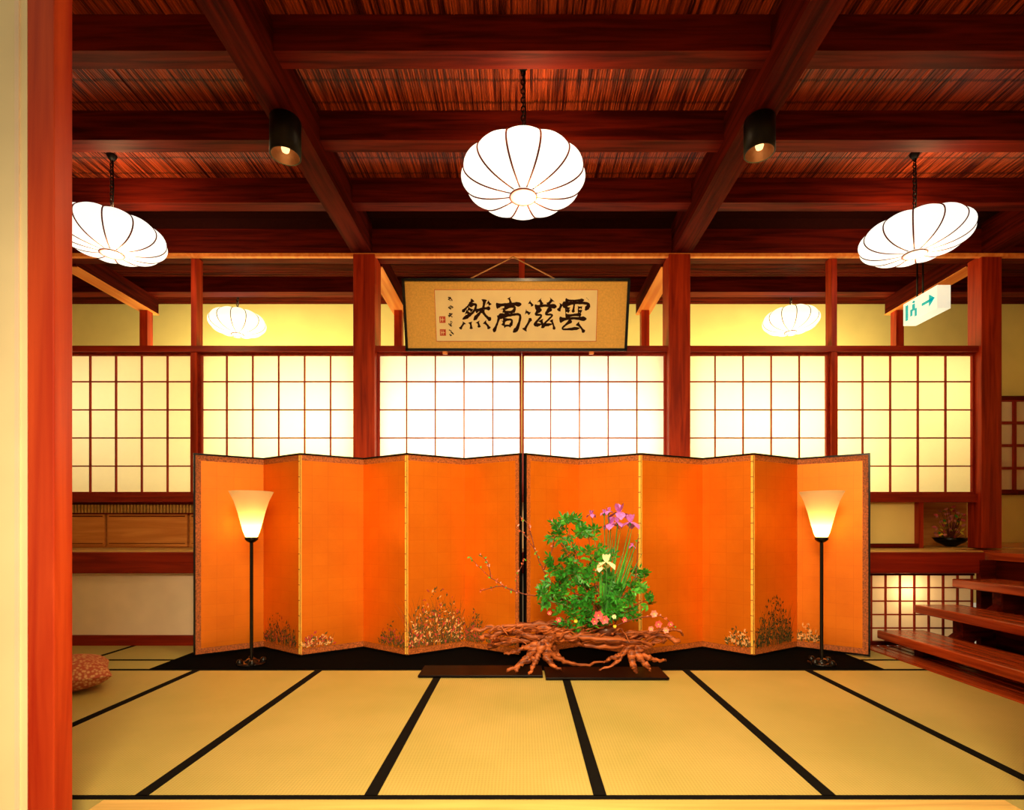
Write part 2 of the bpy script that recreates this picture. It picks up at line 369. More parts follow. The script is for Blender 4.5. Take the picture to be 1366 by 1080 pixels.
for Yc in (4.45,3.3):
    for (x,z0_,z1_) in ((3.36,0,.095),(3.69,.17,.325),(4.03,.40,.56)):
        b.box(x,x+.27,Yc-.05,Yc+.05,z0_,z1_,WX)
    b.add([(3.40,Yc-.04,0),(3.62,Yc-.04,0),(4.33,Yc-.04,.50),(4.33,Yc-.04,.66),(3.40,Yc+.04,0),(3.62,Yc+.04,0),(4.33,Yc+.04,.50),(4.33,Yc+.04,.66)],
      [(0,1,2,3),(4,7,6,5),(0,4,5,1),(1,5,6,2),(2,6,7,3),(3,7,4,0)],WX)
bevel(b.make('wooden_stairs'),.01)
b=MB(); b.box(3.12,4.34,2.0,4.88,-.08,-.005,DARK)
b.box(3.12,3.20,2.0,4.88,-.05,.012,TREAD)
for k in range(12): b.box(3.23+k*.09,3.29+k*.09,2.0,4.88,-.02,.006,TREAD)
b.make('floor_stair_slats')
b=MB(); x0,x1,z0,z1=6.9,8.0,1.65,3.02; Y=7.96
b.box(x0,x1,Y-.005,Y,z0,z1,PLASTP)
for i in range(5): x=x0+(x1-x0)*i/4; b.box(x-.02,x+.02,Y-.04,Y-.006,z0,z1,KUM)
for i in range(5): z=z0+(z1-z0)*i/4; b.box(x0,x1,Y-.035,Y-.006,z-.02,z+.02,KUM)
b.box(x0,x1,Y-.05,Y,z1,z1+.06,WX); b.box(x0,x1,Y-.05,Y,z0-.06,z0,WX)
b.make('window_far')
# ---------------------------------------------------------------- black cloth & folding screens
b=MB()
b.add([(-2.88,4.06,.006),(2.80,4.06,.006),(2.80,4.8,.006),(-2.88,4.8,.006),(-2.88,4.06,.0),(2.80,4.06,.0),(2.80,4.8,.0),(-2.88,4.8,.0)],[(0,1,2,3),(4,7,6,5),(0,4,5,1),(1,5,6,2),(2,6,7,3),(3,7,4,0)],CLOTH)
b.make('black_floor_cloth')
YFr,YBk=4.42,4.74
def fp(px,f): Y=YFr if f else YBk; return ((px-CX)/F*Y,Y)
ZB,ZT=.012,1.725
def screen(pts,paint):
    b=MB(); n=len(pts)-1
    for i in range(n):
        A,B=pts[i],pts[i+1]
        b.slab(A,B,ZB,ZT,-.016,0,BLACK,.0,1)
        L=(Vector(B)-Vector(A)).length; e=.012/L
        l=e if i==0 else .0; r=1-e if i==n-1 else 1
        b.slab(A,B,ZB+.014,ZT-.014,0,.003,BROC,l,r)
        fl=(.055/L if i==0 else .004/L); frr=1-(.055/L if i==n-1 else .004/L)
        b.slab(A,B,ZB+.062,ZT-.062,.003,.005,GOLD,fl,frr)
        if i%2==1 and i<n-1: b.slab(A,B,ZB+.02,ZT-.02,.005,.008,FOLD,1-.018/L,1)
        if i%2==0 and i>0: b.slab(A,B,ZB+.02,ZT-.02,.005,.008,FOLD,0,.006/L)
        if i in (1,3):
            for z in [ZB+.08+k*.13 for k in range(13)]: b.slab(A,B,z,z+.006,.008,.0095,PB,1-.02/L,1)
        b.slab(A,B,ZT-.014,ZT,-.018,.008,BLACK); b.slab(A,B,ZB,ZB+.014,-.018,.008,BLACK)
        if i==0: b.slab(A,B,ZB,ZT,-.018,.01,BLACK,0,.014/L)
        if i==n-1: b.slab(A,B,ZB,ZT,-.018,.01,BLACK,1-.014/L,1)
    def onp(i,u,z,o=.0065):
        A=Vector(pts[i]);B=Vector(pts[i+1]); d=B-A; nn=Vector((d.y,-d.x)).normalized()
        if nn.y>0: nn=-nn
        q=A+d*u+nn*o; return Vector((q.x,q.y,z)), Vector((d.x,d.y,0)).normalized(), Vector((nn.x,nn.y,0))
    for (i,u0,u1,z1,cnt,mats) in paint:
        for k in range(cnt):
            u=random.uniform(u0,u1); cz=abs(random.gauss(0,.42)); hump=1-((u-(u0+u1)/2)/((u1-u0)/2+.001))**2*.7
            z=ZB+.07+min(cz,1)*z1*hump
            p,dx,nn=onp(i,u,z,.0062+random.random()*.001); a=random.uniform(.2,2.9); d=dx*math.cos(a)+Vector((0,0,1))*math.sin(a)
            L=random.uniform(.014,.042); w=L*random.uniform(.22,.55); m_=random.choice(mats)
            sd=d.cross(nn)
            b.add([p,p+d*L*.5+sd*w*.5,p+d*L,p+d*L*.5-sd*w*.5],[(0,1,2,3)],m_)
        for k in range(cnt//8):
            u=random.uniform(u0,u1); hh=z1*random.uniform(.4,.95); lean=random.uniform(-.5,.5)
            p0,dx,nn=onp(i,u,ZB+.065,.0062)
            vs=[];
            for t in range(6):
                q=p0+Vector((0,0,hh*t/5))+dx*lean*hh*(t/5)**1.6; ww=.0032*(1.1-t/5); vs+= [q-dx*ww,q+dx*ww]
            b.add(vs,[(2*t,2*t+1,2*t+3,2*t+2) for t in range(5)],random.choice([PG,PG,PB]))
    return b.make('folding_screen')
pl=[fp(258,1),fp(352,0),fp(401,1),fp(485,0),fp(543,1),fp(620,0),fp(695,1)]
pr=[fp(700,1),fp(772,0),fp(855,1),fp(937,0),fp(1005,1),fp(1063,0),fp(1161,1)]
screen(pl,[(1,.03,.9,.26,320,[PG,PG,PG2,PP]),(2,.02,.5,.12,150,[PG,PW,PP]),(3,.4,.98,.2,200,[PG,PP,PG]),(4,.02,.98,.48,760,[PG,PP,PW,PG,PG]),(5,.0,.35,.28,240,[PG,PG,PP]),(5,.4,.9,.12,70,[PG,PP])])
screen(pr,[(1,.1,.8,.2,190,[PP,PG,PG]),(3,.5,.98,.15,160,[PG,PW,PG]),(4,.05,.85,.40,560,[PG2,PG,PG2,PG]),(5,.0,.3,.15,110,[PG,PW]),(0,.2,.7,.15,80,[PG,PP])])
# ---------------------------------------------------------------- floor lamps
def floor_lamp(X,Y):
    b=MB(); c=(X,Y,0)
    b.lathe([(0,.004+.02),(.10,.02),(.105,.012),(.10,.007),(0,.007)],c,32,BLACK)
    b.lathe([(.0,.05),(.03,.05),(.045,.035),(.05,.02)],c,24,BLACK)
    for k in range(4):
        a=k*math.pi/2+.5; px,py=X+.085*math.cos(a),Y+.085*math.sin(a)
        b.lathe([(0,.055),(.016,.05),(.026,.03),(.022,.007)],(px,py,0),14,BLACK)
    b.lathe([(.013,.03),(.013,.985)],c,14,BLACK)
    b.lathe([(.013,.975),(.03,.985),(.047,1.0),(.05,1.018),(.044,1.022),(0,1.022)],c,24,BLACK)
    prof=[(.040,1.015),(.058,1.06),(.077,1.13),(.100,1.22),(.127,1.31),(.162,1.385)]
    b.lathe(prof,c,40,SHADE)
    b.make('floor_lamp')
    l=bpy.data.lights.new('lamp_light','POINT'); l.energy=6.5; l.color=(1,.68,.24); l.shadow_soft_size=.022
    o=bpy.data.objects.new('lamp_light',l); o.location=(X,Y,1.075); scene.collection.objects.link(o)
floor_lamp(-2.163,4.2); floor_lamp(2.40,4.2)
# ---------------------------------------------------------------- lanterns
def lantern(X,Y,zc,R,hh,ztop,mat=LANT,N=12,rot=math.radians(15),up=15):
    b=MB(); nth=N*12; prof=[]
    K=26
    for j in range(K+1):
        t=-1+2*j/K; ph=t*math.radians(86)
        r=abs(math.cos(ph))**.66; z=math.copysign(abs(math.sin(ph)),ph)
        prof.append((r,z))
    vs=[];fs=[]
    def rr(r,a):
        s=abs(math.sin(N*(a-rot)/2)); return R*r*(1-.035*(1-s**.8)*min(1,r*1.3))
    def zz(z,a):
        s=abs(math.sin(N*(a-rot)/2)); return hh*z*(1-.09*(1-s**.8))
    for (r,z) in prof:
        for i in range(nth):
            a=2*math.pi*i/nth+rot; q=rr(r,a); vs.append((X+q*math.cos(a),Y+q*math.sin(a),zc+zz(z,a)))
    for j in range(K):
        for i in range(nth):
            i2=(i+1)%nth; fs.append((j*nth+i,j*nth+i2,(j+1)*nth+i2,(j+1)*nth+i))
    b.add(vs,fs,mat,True)
    for k in range(N):
        a=2*math.pi*k/N+rot
        b.tube([(X+(rr(r,a)+.001)*math.cos(a),Y+(rr(r,a)+.001)*math.sin(a),zc+zz(z,a)+(-.001 if z<0 else .001)) for r,z in prof],.0062*R/.42,RIB,6)
    r0,z0=prof[0]; zb=zc+hh*z0; rb=R*r0
    b.lathe([(rb*1.25,zb+.006),(rb*1.2,zb-.008),(rb*.9,zb-.010),(0,zb-.010)],(X,Y,0),24,LANTD)
    ring=[(X+rb*1.25*math.cos(a),Y+rb*1.25*math.sin(a),zb-.006) for a in [2*math.pi*i/28 for i in range(29)]]
    b.tube(ring,.005,RIB,6)
    zt=zc+hh*prof[-1][1]
    b.lathe([(rb*1.1,zt-.01),(rb*.8,zt+.01),(.02,zt+.015),(.02,zt+.05),(0,zt+.05)],(X,Y,0),20,BLACKM)
    z=zt+.045; k=0
    while z<ztop-.03:
        pts=[]
        for i in range(13):
            a=2*math.pi*i/12; u=.014*math.cos(a); w=.022*math.sin(a)
            pts.append((X+(u if k%2 else 0),Y+(0 if k%2 else u),z+.018+w))
        b.tube(pts,.0045,BLACKM,5,cap=False); z+=.031; k+=1
    b.tube([(X+.006,Y,zt+.03),(X+.016,Y,(zt+ztop)/2),(X+.003,Y,ztop)],.005,BLACKM,6)
    b.lathe([(0,ztop-.045),(.02,ztop-.045),(.04,ztop-.01),(.04,ztop)],(X,Y,0),16,BLACKM)
    b.make('pendant_lantern')
    if up:
        for s_,e in ((1,up),(-1,up)):
            l=bpy.data.lights.new('lantern_light','POINT'); l.energy=e; l.color=(1,.62,.27); l.shadow_soft_size=.04
            o=bpy.data.objects.new('lantern_light',l); o.location=(X+.05,Y,zc+s_*(hh+.07)); scene.collection.objects.link(o)
lantern(0.01,3.60,3.497,.425,.128,4.275)
lantern(-3.50,4.48,3.58,.40,.145,4.275,rot=.5)
lantern(3.34,4.46,3.56,.41,.14,4.275,rot=.9)
lantern(-3.90,7.2,3.90,.36,.155,4.485,LANTB,12,up=6)
lantern(3.69,7.2,3.93,.36,.155,4.485,LANTB,12,up=6)
# ---------------------------------------------------------------- downlights
def can(X,Y,zb,zt):
    b=MB(); c=(X,Y,0)
    b.lathe([(.0,zt),(.098,zt),(.102,zt-.01),(.102,zb),(.092,zb)],c,36,BLACKM)
    b.lathe([(.092,zb),(.084,zb+.05),(.05,zb+.1),(0,zb+.11)],c,36,CANIN)
    b.lathe([(0,zb+.02),(.022,zb+.03),(.028,zb+.05),(.02,zb+.09),(.015,zb+.11)],c,20,BULB)
    b.make('ceiling_downlight')
    l=bpy.data.lights.new('spot','SPOT'); l.energy=105; l.color=(1,.62,.25); l.spot_size=math.radians(70); l.spot_blend=.9; l.shadow_soft_size=.06
    o=bpy.data.objects.new('downlight_spot',l); o.location=(X,Y,zb-.01); o.rotation_euler=(math.radians(20),0,math.copysign(math.radians(8),X)); scene.collection.objects.link(o)
can(-1.63,3.62,3.66,3.91); can(1.64,3.62,3.68,3.91)
# ---------------------------------------------------------------- calligraphy frame
emp=bpy.data.objects.new('calligraphy_frame',None); scene.collection.objects.link(emp)
ctr=Vector((-.055,5.2,(P(0,376,5.12).z+P(0,465,5.3).z)/2)); emp.location=ctr
Hh=.335; Wd=1.11; tilt=math.atan2(.18,2*Hh); emp.rotation_euler=(tilt,0,0)
b=MB()
b.box(-Wd,Wd,-.01,.015,-Hh,Hh,BLACK)
for a_ in ((-Wd,Wd,Hh-.026,Hh),(-Wd,Wd,-Hh,-Hh+.026)): b.box(a_[0],a_[1],-.03,-.01,a_[2],a_[3],BLACK)
b.box(-Wd,-Wd+.026,-.03,-.01,-Hh,Hh,BLACK); b.box(Wd-.026,Wd,-.03,-.01,-Hh,Hh,BLACK)
b.box(-Wd+.022,Wd-.022,-.014,-.010,-Hh+.022,Hh-.022,MOUNT)
b.box(-.80,.80,-.0165,-.014,-.245,.235,SEAL); b.box(-.795,.795,-.018,-.0145,-.24,.23,PAPERY)
b.make('frame_panel',parent=emp)
def crom(pts,sub=7):
    out=[]
    if len(pts)==2: pts=[pts[0],((pts[0][0]*.5+pts[1][0]*.5+.01),(pts[0][1]*.5+pts[1][1]*.5+.012)),pts[1]]
    pts=[Vector((p[0],p[1],0)) for p in pts]
    for i in range(len(pts)-1):
        p0=pts[max(i-1,0)];p1=pts[i];p2=pts[i+1];p3=pts[min(i+2,len(pts)-1)]
        for k in range(sub):
            t=k/sub; out.append(.5*((2*p1)+(-p0+p2)*t+(2*p0-5*p1+4*p2-p3)*t*t+(-p0+3*p1-3*p2+p3)*t**3))
    out.append(pts[-1]); return out
KJ=[ (-.40,[[(.38,.98),(.22,.78),(.04,.60)],[(.28,.84),(.48,.86),(.40,.62),(.08,.38)],[(.25,.72),(.36,.66)],[(.17,.62),(.30,.54)],[(.5,.66),(.75,.72),(.98,.72)],[(.74,1.0),(.72,.7),(.46,.38)],[(.70,.66),(.82,.50),(1.0,.38)],[(.86,.92),(.96,.84)],[(.12,.30),(.02,.08)],[(.34,.30),(.38,.10)],[(.58,.32),(.66,.12)],[(.80,.33),(1.0,.08)]]),
 (-.08,[[(.5,1.04),(.54,.88)],[(.08,.82),(.5,.87),(.92,.84)],[(.34,.75),(.36,.6)],[(.34,.75),(.68,.77),(.63,.6)],[(.36,.6),(.64,.61)],[(.2,.50),(.15,.3),(.05,-.02)],[(.2,.49),(.55,.53),(.88,.50),(.84,.15),(.70,-.02)],[(.36,.36),(.38,.18)],[(.36,.37),(.64,.38),(.61,.2)],[(.38,.19),(.62,.2)]]),
 (.24,[[(.08,.92),(.20,.80)],[(.0,.64),(.14,.54)],[(.0,.06),(.1,.22),(.2,.44)],[(.42,1.0),(.5,.86)],[(.84,1.0),(.72,.84)],[(.28,.76),(.6,.80),(1.0,.80)],[(.5,.74),(.34,.54),(.54,.5),(.32,.24),(.58,.24)],[(.5,.38),(.62,.12)],[(.82,.74),(.66,.54),(.88,.5),(.66,.24),(.92,.24)],[(.86,.38),(1.0,.08)]]),
 (.56,[[(.2,.96),(.5,.98),(.82,.98)],[(.10,.86),(.02,.64)],[(.12,.82),(.5,.88),(.98,.86),(.88,.66)],[(.5,.96),(.5,.58)],[(.24,.76),(.36,.72)],[(.24,.64),(.36,.61)],[(.64,.76),(.76,.73)],[(.64,.65),(.76,.62)],[(.26,.50),(.76,.53)],[(.06,.36),(.5,.41),(.98,.40)],[(.46,.38),(.22,.10),(.78,.12)],[(.66,.28),(.94,-.02)]])]
rk=random.Random(5)
b=MB(); kk=0
def stroke(b,pts,cx,cz,S,wd,mat):
    global kk
    c=crom(pts,9); n=len(c); vs=[]; kk+=1
    for i,p in enumerate(c):
        t=(c[min(i+1,n-1)]-c[max(i-1,0)]); t.normalize(); s_=Vector((-t.y,t.x,0))
        u=i/(n-1); prof=(.75+.55*math.exp(-((u-.06)/.10)**2)-.25*math.sin(u*math.pi)+.25*math.exp(-((u-.85)/.12)**2))*(1-max(0,(u-.88)/.12)*.75)*(.55+.45*min(1,u/.05))
        a1=wd*prof*rk.uniform(.86,1.14); a2=wd*prof*rk.uniform(.86,1.14)
        for sg,aa in ((1,a1),(-1,a2)):
            q=p+s_*aa*sg*.5+t*(.0); vs.append((cx+(q.x-.5)*S,-.0184-kk*.00003,cz+(q.y-.5)*S))
    b.add(vs,[(2*i,2*i+1,2*i+3,2*i+2) for i in range(n-1)],mat)
for cx,sts in KJ:
    for st in sts:
        stroke(b,[(x+rk.uniform(-.02,.02)+(y-.5)*.08,y+rk.uniform(-.02,.02)) for x,y in st],cx,-.005,.30,rk.uniform(.11,.165),INK)
for k in range(5):
    cz=.165-k*.08
    for _ in range(4):
        x=rk.uniform(.05,.5); y_=rk.uniform(.1,.9); stroke(b,[(x,y_),(x+rk.uniform(.1,.5),y_+rk.uniform(-.3,.2)),(x+rk.uniform(.0,.5),y_-rk.uniform(.1,.4))],-.645,cz,.06,.18,INK)
for k in range(4): stroke(b,[(rk.random(),rk.random()),(rk.random(),rk.random())],.70,.15-k*.02,.025,.16,INK)
b.make('calligraphy_characters',parent=emp)
b=MB(); b.box(-.76,-.70,-.0195,-.018,-.07,-.01,SEAL); b.box(-.76,-.70,-.0195,-.018,-.19,-.13,SEAL)
for z0 in (-.07,-.19):
    b.box(-.75,-.745,-.0202,-.0195,z0+.01,z0+.05,PAPERY); b.box(-.73,-.725,-.0202,-.0195,z0+.01,z0+.05,PAPERY); b.box(-.75,-.71,-.0202,-.0195,z0+.027,z0+.032,PAPERY)
b.make('seals',parent=emp)
b=MB(); 
b.tube([Vector((-.47,0,Hh-.01)),Vector((-.03,.12,Hh+.22))],.006,CORD,6); b.tube([Vector((-.03,.12,Hh+.22)),Vector((.40,0,Hh-.01))],.006,CORD,6)
b.make('cord',parent=emp)
b=MB(); b.box(-.74,-.70,-.02,.06,-Hh-.03,-Hh,LIT_EDGE_HOOK); b.box(.74,.78,-.02,.06,-Hh-.03,-Hh,LIT_EDGE_HOOK); b.make('hooks',parent=emp)
# ---------------------------------------------------------------- exit sign
b=MB(); X0=4.116; ya,yb=5.20,5.66; za,zb_=3.27,3.50
b.box(X0,X0+.134,ya,yb,za,zb_,SIGNW)
y=lambda t:yb-.01-t*(yb-ya-.02)
zz_=lambda t:za+t*(zb_-za)
b.box(X0-.005,X0-.001,y(.92),y(.58),zz_(.44),zz_(.56),SIGNG)
b.add([(X0-.005,y(.97),zz_(.5)),(X0-.005,y(.80),zz_(.78)),(X0-.005,y(.80),zz_(.22))],[(0,1,2)],SIGNG)
b.box(X0-.005,X0-.001,y(.14),y(.06),zz_(.15),zz_(.85),SIGNG)
b.box(X0-.005,X0-.001,y(.36),y(.28),zz_(.45),zz_(.75),SIGNG); b.box(X0-.005,X0-.001,y(.42),y(.36),zz_(.15),zz_(.5),SIGNG); b.box(X0-.005,X0-.001,y(.28),y(.22),zz_(.25),zz_(.55),SIGNG)
b.lathe([(0,.0),(.016,.008),(.0,.03)],(X0-.003,y(.33),zz_(.78)),10,SIGNG)
for yy in (5.47,5.55): b.tube([(X0+.067,yy,zb_),(X0+.067,yy,3.9)],.008,BLACKM,8)
b.make('exit_sign')
# ---------------------------------------------------------------- cushion
b=MB(); n=24; vs=[];fs=[]
for s_ in (1,-1):
    o=len(vs)
    for i in range(n+1):
        for j in range(n+1):
            u=-1+2*i/n; v=-1+2*j/n
            h=((1-abs(u)**2.6)*(1-abs(v)**2.6))**.45
            pin=1-.06*(1-abs(u*v)); x_=.27*u*pin; y_=.27*v*pin; ca,sa=math.cos(.7),math.sin(.7)
            vs.append((-3.10+x_*ca-y_*sa,3.52+x_*sa+y_*ca,.115+s_*.11*h))
    for i in range(n):
        for j in range(n):
            q=(o+i*(n+1)+j,o+(i+1)*(n+1)+j,o+(i+1)*(n+1)+j+1,o+i*(n+1)+j+1); fs.append(q if s_>0 else q[::-1])
b.add(vs,fs,CUSH,True); o=b.make('floor_cushion')
# ---------------------------------------------------------------- lacquer boards
b=MB(); b.box(P(560,0,3.9).x,P(724,0,3.85).x,3.82,4.10,.0065,.022,BOARD); bevel(b.make('lacquer_board'),.003)
b=MB(); b.box(P(727,0,3.9).x,P(892,0,3.78).x,3.76,4.06,.0065,.022,BOARD); bevel(b.make('lacquer_board'),.003)
# ---------------------------------------------------------------- driftwood + flower arrangement
YD=3.93
def path(pl_,r0,r1,mat,b,sub=7,jt=.012,n=8):
    pts=[P(x,y,YD+dy) for x,y,dy in pl_]; out=[]
    for i in range(len(pts)-1):
        p0=pts[max(i-1,0)];p1=pts[i];p2=pts[i+1];p3=pts[min(i+2,len(pts)-1)]
        for k in range(sub):
            t=k/sub
            q=.5*((2*p1)+(-p0+p2)*t+(2*p0-5*p1+4*p2-p3)*t*t+(-p0+3*p1-3*p2+p3)*t**3)
            out.append(q+Vector((jit(jt),jit(jt),jit(jt))))
    out.append(pts[-1]); m_=len(out)
    rad=[(r0+(r1-r0)*k/(m_-1))*random.uniform(.7,1.3) for k in range(m_)]
    b.tube(out,rad,mat,n,flat=random.uniform(.6,1)); return out
b=MB()
path([(640,850,0),(680,844,.02),(720,838,0),(770,844,-.02),(815,852,0),(860,846,.02),(906,854,0)],.024,.020,DRIFT,b,jt=.016,n=10)
path([(652,862,.05),(700,852,.06),(745,850,.03),(790,860,0),(850,862,-.03),(888,852,-.02)],.028,.018,DRIFT,b,jt=.014,n=10)
path([(628,842,.03),(660,836,.06),(700,832,.1),(760,830,.08)],.010,.030,DRIFT,b)
path([(735,846,0),(770,850,-.04),(830,855,-.06),(874,858,-.05)],.052,.024,DRIFT,b,jt=.012,n=12)
path([(690,848,.02),(740,850,.0),(775,846,-.02)],.03,.052,DRIFT,b,jt=.012,n=12)
path([(700,838,.12),(760,844,.14),(830,844,.12),(885,848,.08)],.026,.018,DRIFT,b,jt=.014,n=10)
path([(846,852,.03),(875,842,.03),(900,840,.03),(912,848,.02)],.024,.008,DRIFT,b,jt=.01,n=10)
for pl_ in ([(728,850,0),(712,866,-.02),(700,880,-.05),(676,896,-.08)],[(728,852,0),(718,872,-.04),(712,886,-.08),(706,899,-.12)],
            [(735,852,0),(728,872,-.02),(738,888,-.06),(748,893,-.08)],[(728,855,0),(705,862,.0),(690,868,0),(672,872,.02)],
            [(722,862,0),(745,878,.0),(775,887,.0),(815,880,.02)],[(735,852,.03),(740,868,.08),(750,880,.1)],
            [(712,878,-.04),(695,884,-.05),(688,896,-.08)]):
    path(pl_,.040,.010,DRIFT,b,jt=.007,n=10)
for pl_ in ([(842,856,-.03),(832,870,-.05),(820,884,-.06),(800,893,-.08)],[(842,856,-.03),(842,874,-.06),(846,890,-.1),(850,896,-.11)],
            [(848,858,-.03),(858,872,-.05),(872,880,-.05),(888,880,-.05)],[(842,860,0),(850,872,.05),(856,883,.08)],
            [(828,876,-.05),(815,878,-.05),(806,884,-.04)],[(845,868,-.03),(862,886,-.08),(868,894,-.1)]):
    path(pl_,.037,.009,DRIFT,b,jt=.007,n=10)
for k in range(34):
    x=random.uniform(645,892); y_=random.uniform(838,862); a=random.uniform(-1,1)
    path([(x,y_,jit(.05)-.04),(x+18*math.cos(a),y_-4+7*jit(1),jit(.06)-.05),(x+36*math.cos(a),y_-2+14*jit(1),jit(.08)-.05)],.013,.003,DRIFT,b,4,.006,6)
b.make('driftwood_stand')
b=MB(); vc=P(808,850,3.97)
b.lathe([(0,vc.z-.0),(.05,vc.z),(.075,vc.z+.03),(.08,vc.z+.07),(.07,vc.z+.085),(.06,vc.z+.08),(0,vc.z+.06)],(vc.x,vc.y,0),28,VASE)
root=P(805,834,3.97)
def sprig(p,d,L,m_):
    d=Vector(d).normalized(); e=p+d*L
    b.tube([p,p+d*L*.5+Vector((0,0,.004)),e],[.0018,.0015,.0008],TWIG,4)
    side=d.cross(Vector((jit(.3),-1,jit(.3)))).normalized(); nn=side.cross(d)
    if nn.y>0: nn=-nn
    nl=random.randint(3,5)
    for k in range(nl):
        q=p+d*L*(.25+.75*k/nl)
        for s_ in (1,-1):
            b.leaf(q,d*.7+side*s_+Vector((0,0,-.15)),nn+Vector((jit(.5),jit(.5),jit(.6))),random.uniform(.03,.058),random.uniform(.012,.020),m_)
    b.leaf(e-d*.005,d,nn,random.uniform(.04,.06),.018,m_)
blobs=[(758,705,26,11,26),(742,716,12,8,10),(785,712,14,9,10),(748,752,18,11,20),(785,742,32,12,28),(770,762,26,9,20),(735,792,18,11,22),(765,790,24,13,30),(800,795,34,13,34),(838,788,24,13,24),(855,768,10,9,9),(765,822,28,13,32),(800,812,34,12,32),(835,815,22,12,16),(790,765,30,7,12),(745,775,14,8,10),(780,834,20,6,12),(728,800,10,7,7),(862,800,8,8,6)]
for (x,y_,rx,ry,c) in blobs:
    cp=P(x,y_,3.95+jit(.05))
    mid=(cp+root)*.5+Vector((jit(.03),jit(.03),.03))
    b.tube([root,mid,cp],[.005,.004,.002],TWIG,6)
    for k in range(c):
        a=random.uniform(0,6.28); r=math.sqrt(random.random())
        q=P(x+rx*r*math.cos(a),y_+ry*r*math.sin(a)*1.1,3.95+jit(.12))
        out=(q-cp)+Vector((jit(.08),-.03+jit(.06),jit(.05)+.02))
        sprig(q-out.normalized()*.03,out,random.uniform(.04,.08),random.choice([LEAF,LEAF,LEAF2]))
def blade(x,y_,w=.014,bend=0,dy=0):
    e=P(x,y_,3.95+dy); base=root+Vector(((x-815)*.0007,dy*.3,0)); vs=[];n=9
    for k in range(n):
        t=k/(n-1); q=base.lerp(e,t)+Vector((bend*math.sin(t*math.pi),0,0)); ww=w*(1-t**2.5)*.5+.0006
        vs+=[q-Vector((ww,0,0)),q+Vector((0,-.003,0)),q+Vector((ww,0,0))]
    fs=[]
    for k in range(n-1):
        fs+=[(3*k,3*k+1,3*k+4,3*k+3),(3*k+1,3*k+2,3*k+5,3*k+4)]
    b.add(vs,fs,random.choice([BLADE,LEAF2]),True)
for (x,y_) in [(852,715),(846,740),(840,722),(832,735),(824,730),(818,712),(858,735),(836,760),(812,735),(850,752),(828,706),(800,715),(843,705),(822,752),(806,725),(834,745),(848,728)]:
    blade(x,y_,random.uniform(.014,.022),jit(.015),jit(.05))
def petal(p,d,L,Wp,droop,m_):
    d=Vector(d).normalized(); sd=d.cross(Vector((0,0,1)))
    if sd.length<.1: sd=Vector((1,0,0))
    sd.normalize(); vs=[];n=6
    for k in range(n):
        t=k/(n-1); w=Wp*math.sin(min(1,t*.92+.08)*math.pi)**.7*.5*(.5+t*.6); q=p+d*L*t+Vector((0,0,-droop*L*t*t))
        vs+=[q-sd*w+Vector((0,0,.004*math.sin(k*2))),q+Vector((0,0,.004)),q+sd*w+Vector((0,0,.004*math.cos(k*2)))]
    fs=[]
    for k in range(n-1): fs+=[(3*k,3*k+1,3*k+4,3*k+3),(3*k+1,3*k+2,3*k+5,3*k+4)]
    b.add(vs,fs,m_,True)
def iris(x,y_,m_,s=1,dy=0,rot=0):
    p=P(x,y_,3.93+dy); b.tube([root,(root+p)*.5+Vector((.01,0,0)),p],[.004,.003,.003],BLADE,6)
    b.lathe([(.003,-.02),(.007,-.01),(.004,.005)],p,8,BLADE)
    for k in range(3):
        a=rot+k*2.094-1.2
        petal(p,(math.cos(a),math.sin(a),.35),.062*s,.065*s,.9,m_)
        petal(p+Vector((math.cos(a),math.sin(a),0))*.006,(math.cos(a),math.sin(a),.1),.022*s,.012*s,.3,YEL)
        a+=1.05; petal(p,(math.cos(a)*.5,math.sin(a)*.5,1),.05*s,.044*s,-.1,m_)
for x,y_,s,dy in ((826,684,1.5,0),(841,697,1.35,-.03),(815,699,1.2,-.02),(789,686,.7,0),(806,684,.6,.02),(824,697,.9,-.05),(843,728,.5,0),(812,682,.7,-.02)): iris(x,y_,PURP,s,dy,random.random()*2)
iris(809,750,WHT,1.3,-.13,.4); iris(801,757,WHT,.8,-.14,1.4)
def azalea(x,y_,m_,s=1,dy=-.06):
    p=P(x,y_,3.93+dy)
    for k in range(6):
        a=k*1.047+random.random()*.3; d=Vector((math.cos(a),-.7,math.sin(a)))
        b.leaf(p,d,(0,-1,0),.038*s,.036*s,m_,.25)
    b.lathe([(.006,-.004),(.0,.006)],p+Vector((0,-.012,0)),6,YEL)
for x,y_,m_,s in ((798,820,PINK,1),(806,826,PINK,1),(793,828,PINK,.8),(819,822,WHT,.5),(833,826,PINK,.6),(768,828,YEL,.4),(872,818,PINKL,.8),(878,832,PINK,.8),(888,840,PINKL,.7),(868,838,PINKL,.6),(894,832,PINK,.6),(745,826,PINK,.6),(733,817,PINK,.5),(820,835,YEL,.4)): azalea(x,y_,m_,s,-.14)
for pts in ([(800,836),(750,800),(690,790),(655,770),(626,742)],[(750,800),(725,760),(712,730),(690,702)],[(712,730),(705,700),(694,688)],[(690,790),(668,782),(640,788)],[(725,760),(740,720),(733,690)],[(655,770),(650,750),(640,740)],[(820,835),(850,825),(880,822),(900,835)],[(690,790),(690,770),(700,745)],[(820,832),(845,780),(852,712)]):
    o_=path([(x,y_,.04) for x,y_ in pts],.006,.0026,TWIG,b,5,.004,5)
    for q in o_[4:]:
        for _ in range(3):
            if random.random()<.6: b.leaf(q,(jit(1),jit(1),jit(1)),(jit(.4),-1,jit(.4)),random.uniform(.014,.028),.013,random.choice([RLEAF,RLEAF,PINKL,LEAF2]))
b.make('ikebana_flower_arrangement')
b=MB(); c=P(1268,728,5.85); c.z=.885
b.lathe([(.05,0),(.06,.01),(.13,.05),(.17,.10),(.16,.10),(.10,.06),(0,.05)],c,28,BLACK)
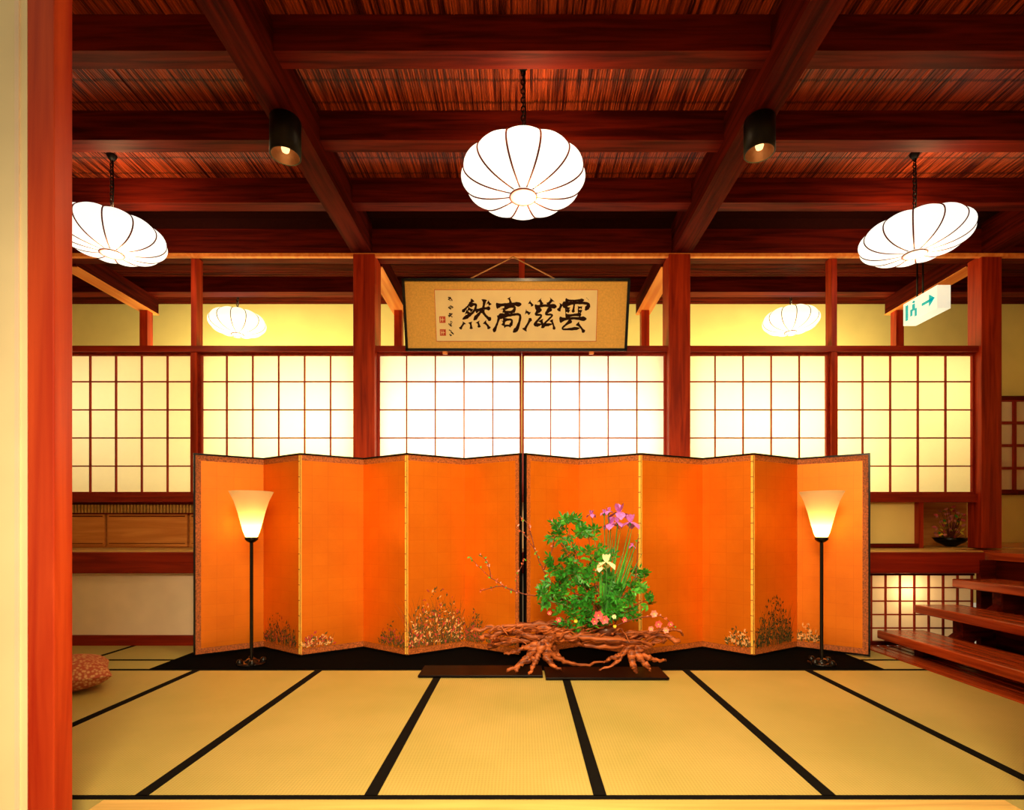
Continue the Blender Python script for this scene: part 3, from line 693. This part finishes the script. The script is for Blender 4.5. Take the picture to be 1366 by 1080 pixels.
for k in range(85):
    a=random.uniform(0,6.28); r=random.random()**.5*.15; q=c+Vector((r*math.cos(a),r*math.sin(a)*.7,.10+random.random()*.36*(1-r*2)))
    b.tube([c+Vector((0,0,.06)),q],[.003,.0015],TWIG,4)
    b.leaf(q,(jit(1),jit(1),jit(1)),(0,-1,0),.05,.03,random.choice([LEAF2,PINKL,PINK,YEL,YEL,PINKL]))
b.make('flower_bowl')
# ---------------------------------------------------------------- lights
def area(name,loc,target,sx,sy,e,col,spread=180):
    l=bpy.data.lights.new(name,'AREA'); l.shape='RECTANGLE'; l.size=sx; l.size_y=sy; l.energy=e; l.color=col; l.spread=math.radians(spread)
    o=bpy.data.objects.new(name,l); o.location=loc; d=Vector(target)-Vector(loc); o.rotation_euler=d.to_track_quat('-Z','Y').to_euler(); scene.collection.objects.link(o); return o
area('shoji_back_light',(0,6.2,2.1),(0,5.5,2.1),2.6,1.0,62,(1,.93,.78))
area('shoji_back_light',(-2.3,6.3,2.2),(-2.3,5.5,2.1),1.3,.9,44,(1,.86,.42))
area('shoji_back_light',(2.6,6.3,2.2),(2.6,5.5,2.1),1.6,.9,50,(1,.86,.42))
area('shoji_back_light',(4.5,6.4,2.6),(4.2,5.5,2.1),.8,.6,14,(1,.82,.40))
area('shoji_back_light',(-4.6,6.4,2.4),(-4.4,5.5,2.1),1.0,.6,11,(1,.82,.55))
area('rear_wall_fill',(-3.6,6.9,3.0),(-3.6,8,3.9),3,.3,58,(1,.88,.44))  # unseen area fills added below the ranma sightline to brighten the back wall
area('rear_wall_fill',(3.6,6.9,3.0),(3.6,8,3.9),3,.3,58,(1,.88,.44))
area('rear_wall_fill',(0,6.9,3.0),(0,8,3.9),2,.3,18,(1,.88,.44))
l=bpy.data.lights.new('lattice_light','POINT'); l.energy=5; l.color=(1,.6,.28); l.shadow_soft_size=.04
o=bpy.data.objects.new('lattice_light',l); o.location=(3.62,5.08,.52); scene.collection.objects.link(o)
area('front_fill',(0,-.4,2.7),(.2,3.0,.0),1.3,.9,110,(1,.74,.42),100)  # unseen general fill added behind the camera
area('room_fill',(0.1,2.5,3.85),(0.1,3.9,.5),1.8,.35,30,(1,.68,.33),120)  # unseen fill added above the frame, no fixture there
w=bpy.data.worlds.new('world'); scene.world=w; w.use_nodes=True
w.node_tree.nodes['Background'].inputs[0].default_value=(1,.78,.48,1); w.node_tree.nodes['Background'].inputs[1].default_value=.42
cam=bpy.data.cameras.new('camera'); cam.sensor_width=36; cam.lens=F/1366*36
cam.shift_x=-(CX-683)/1366; cam.shift_y=(CY-540)/1366; cam.clip_start=.05
co=bpy.data.objects.new('camera',cam); co.location=(0,0,H); co.rotation_euler=(math.radians(90),0,0)
scene.collection.objects.link(co); scene.camera=co
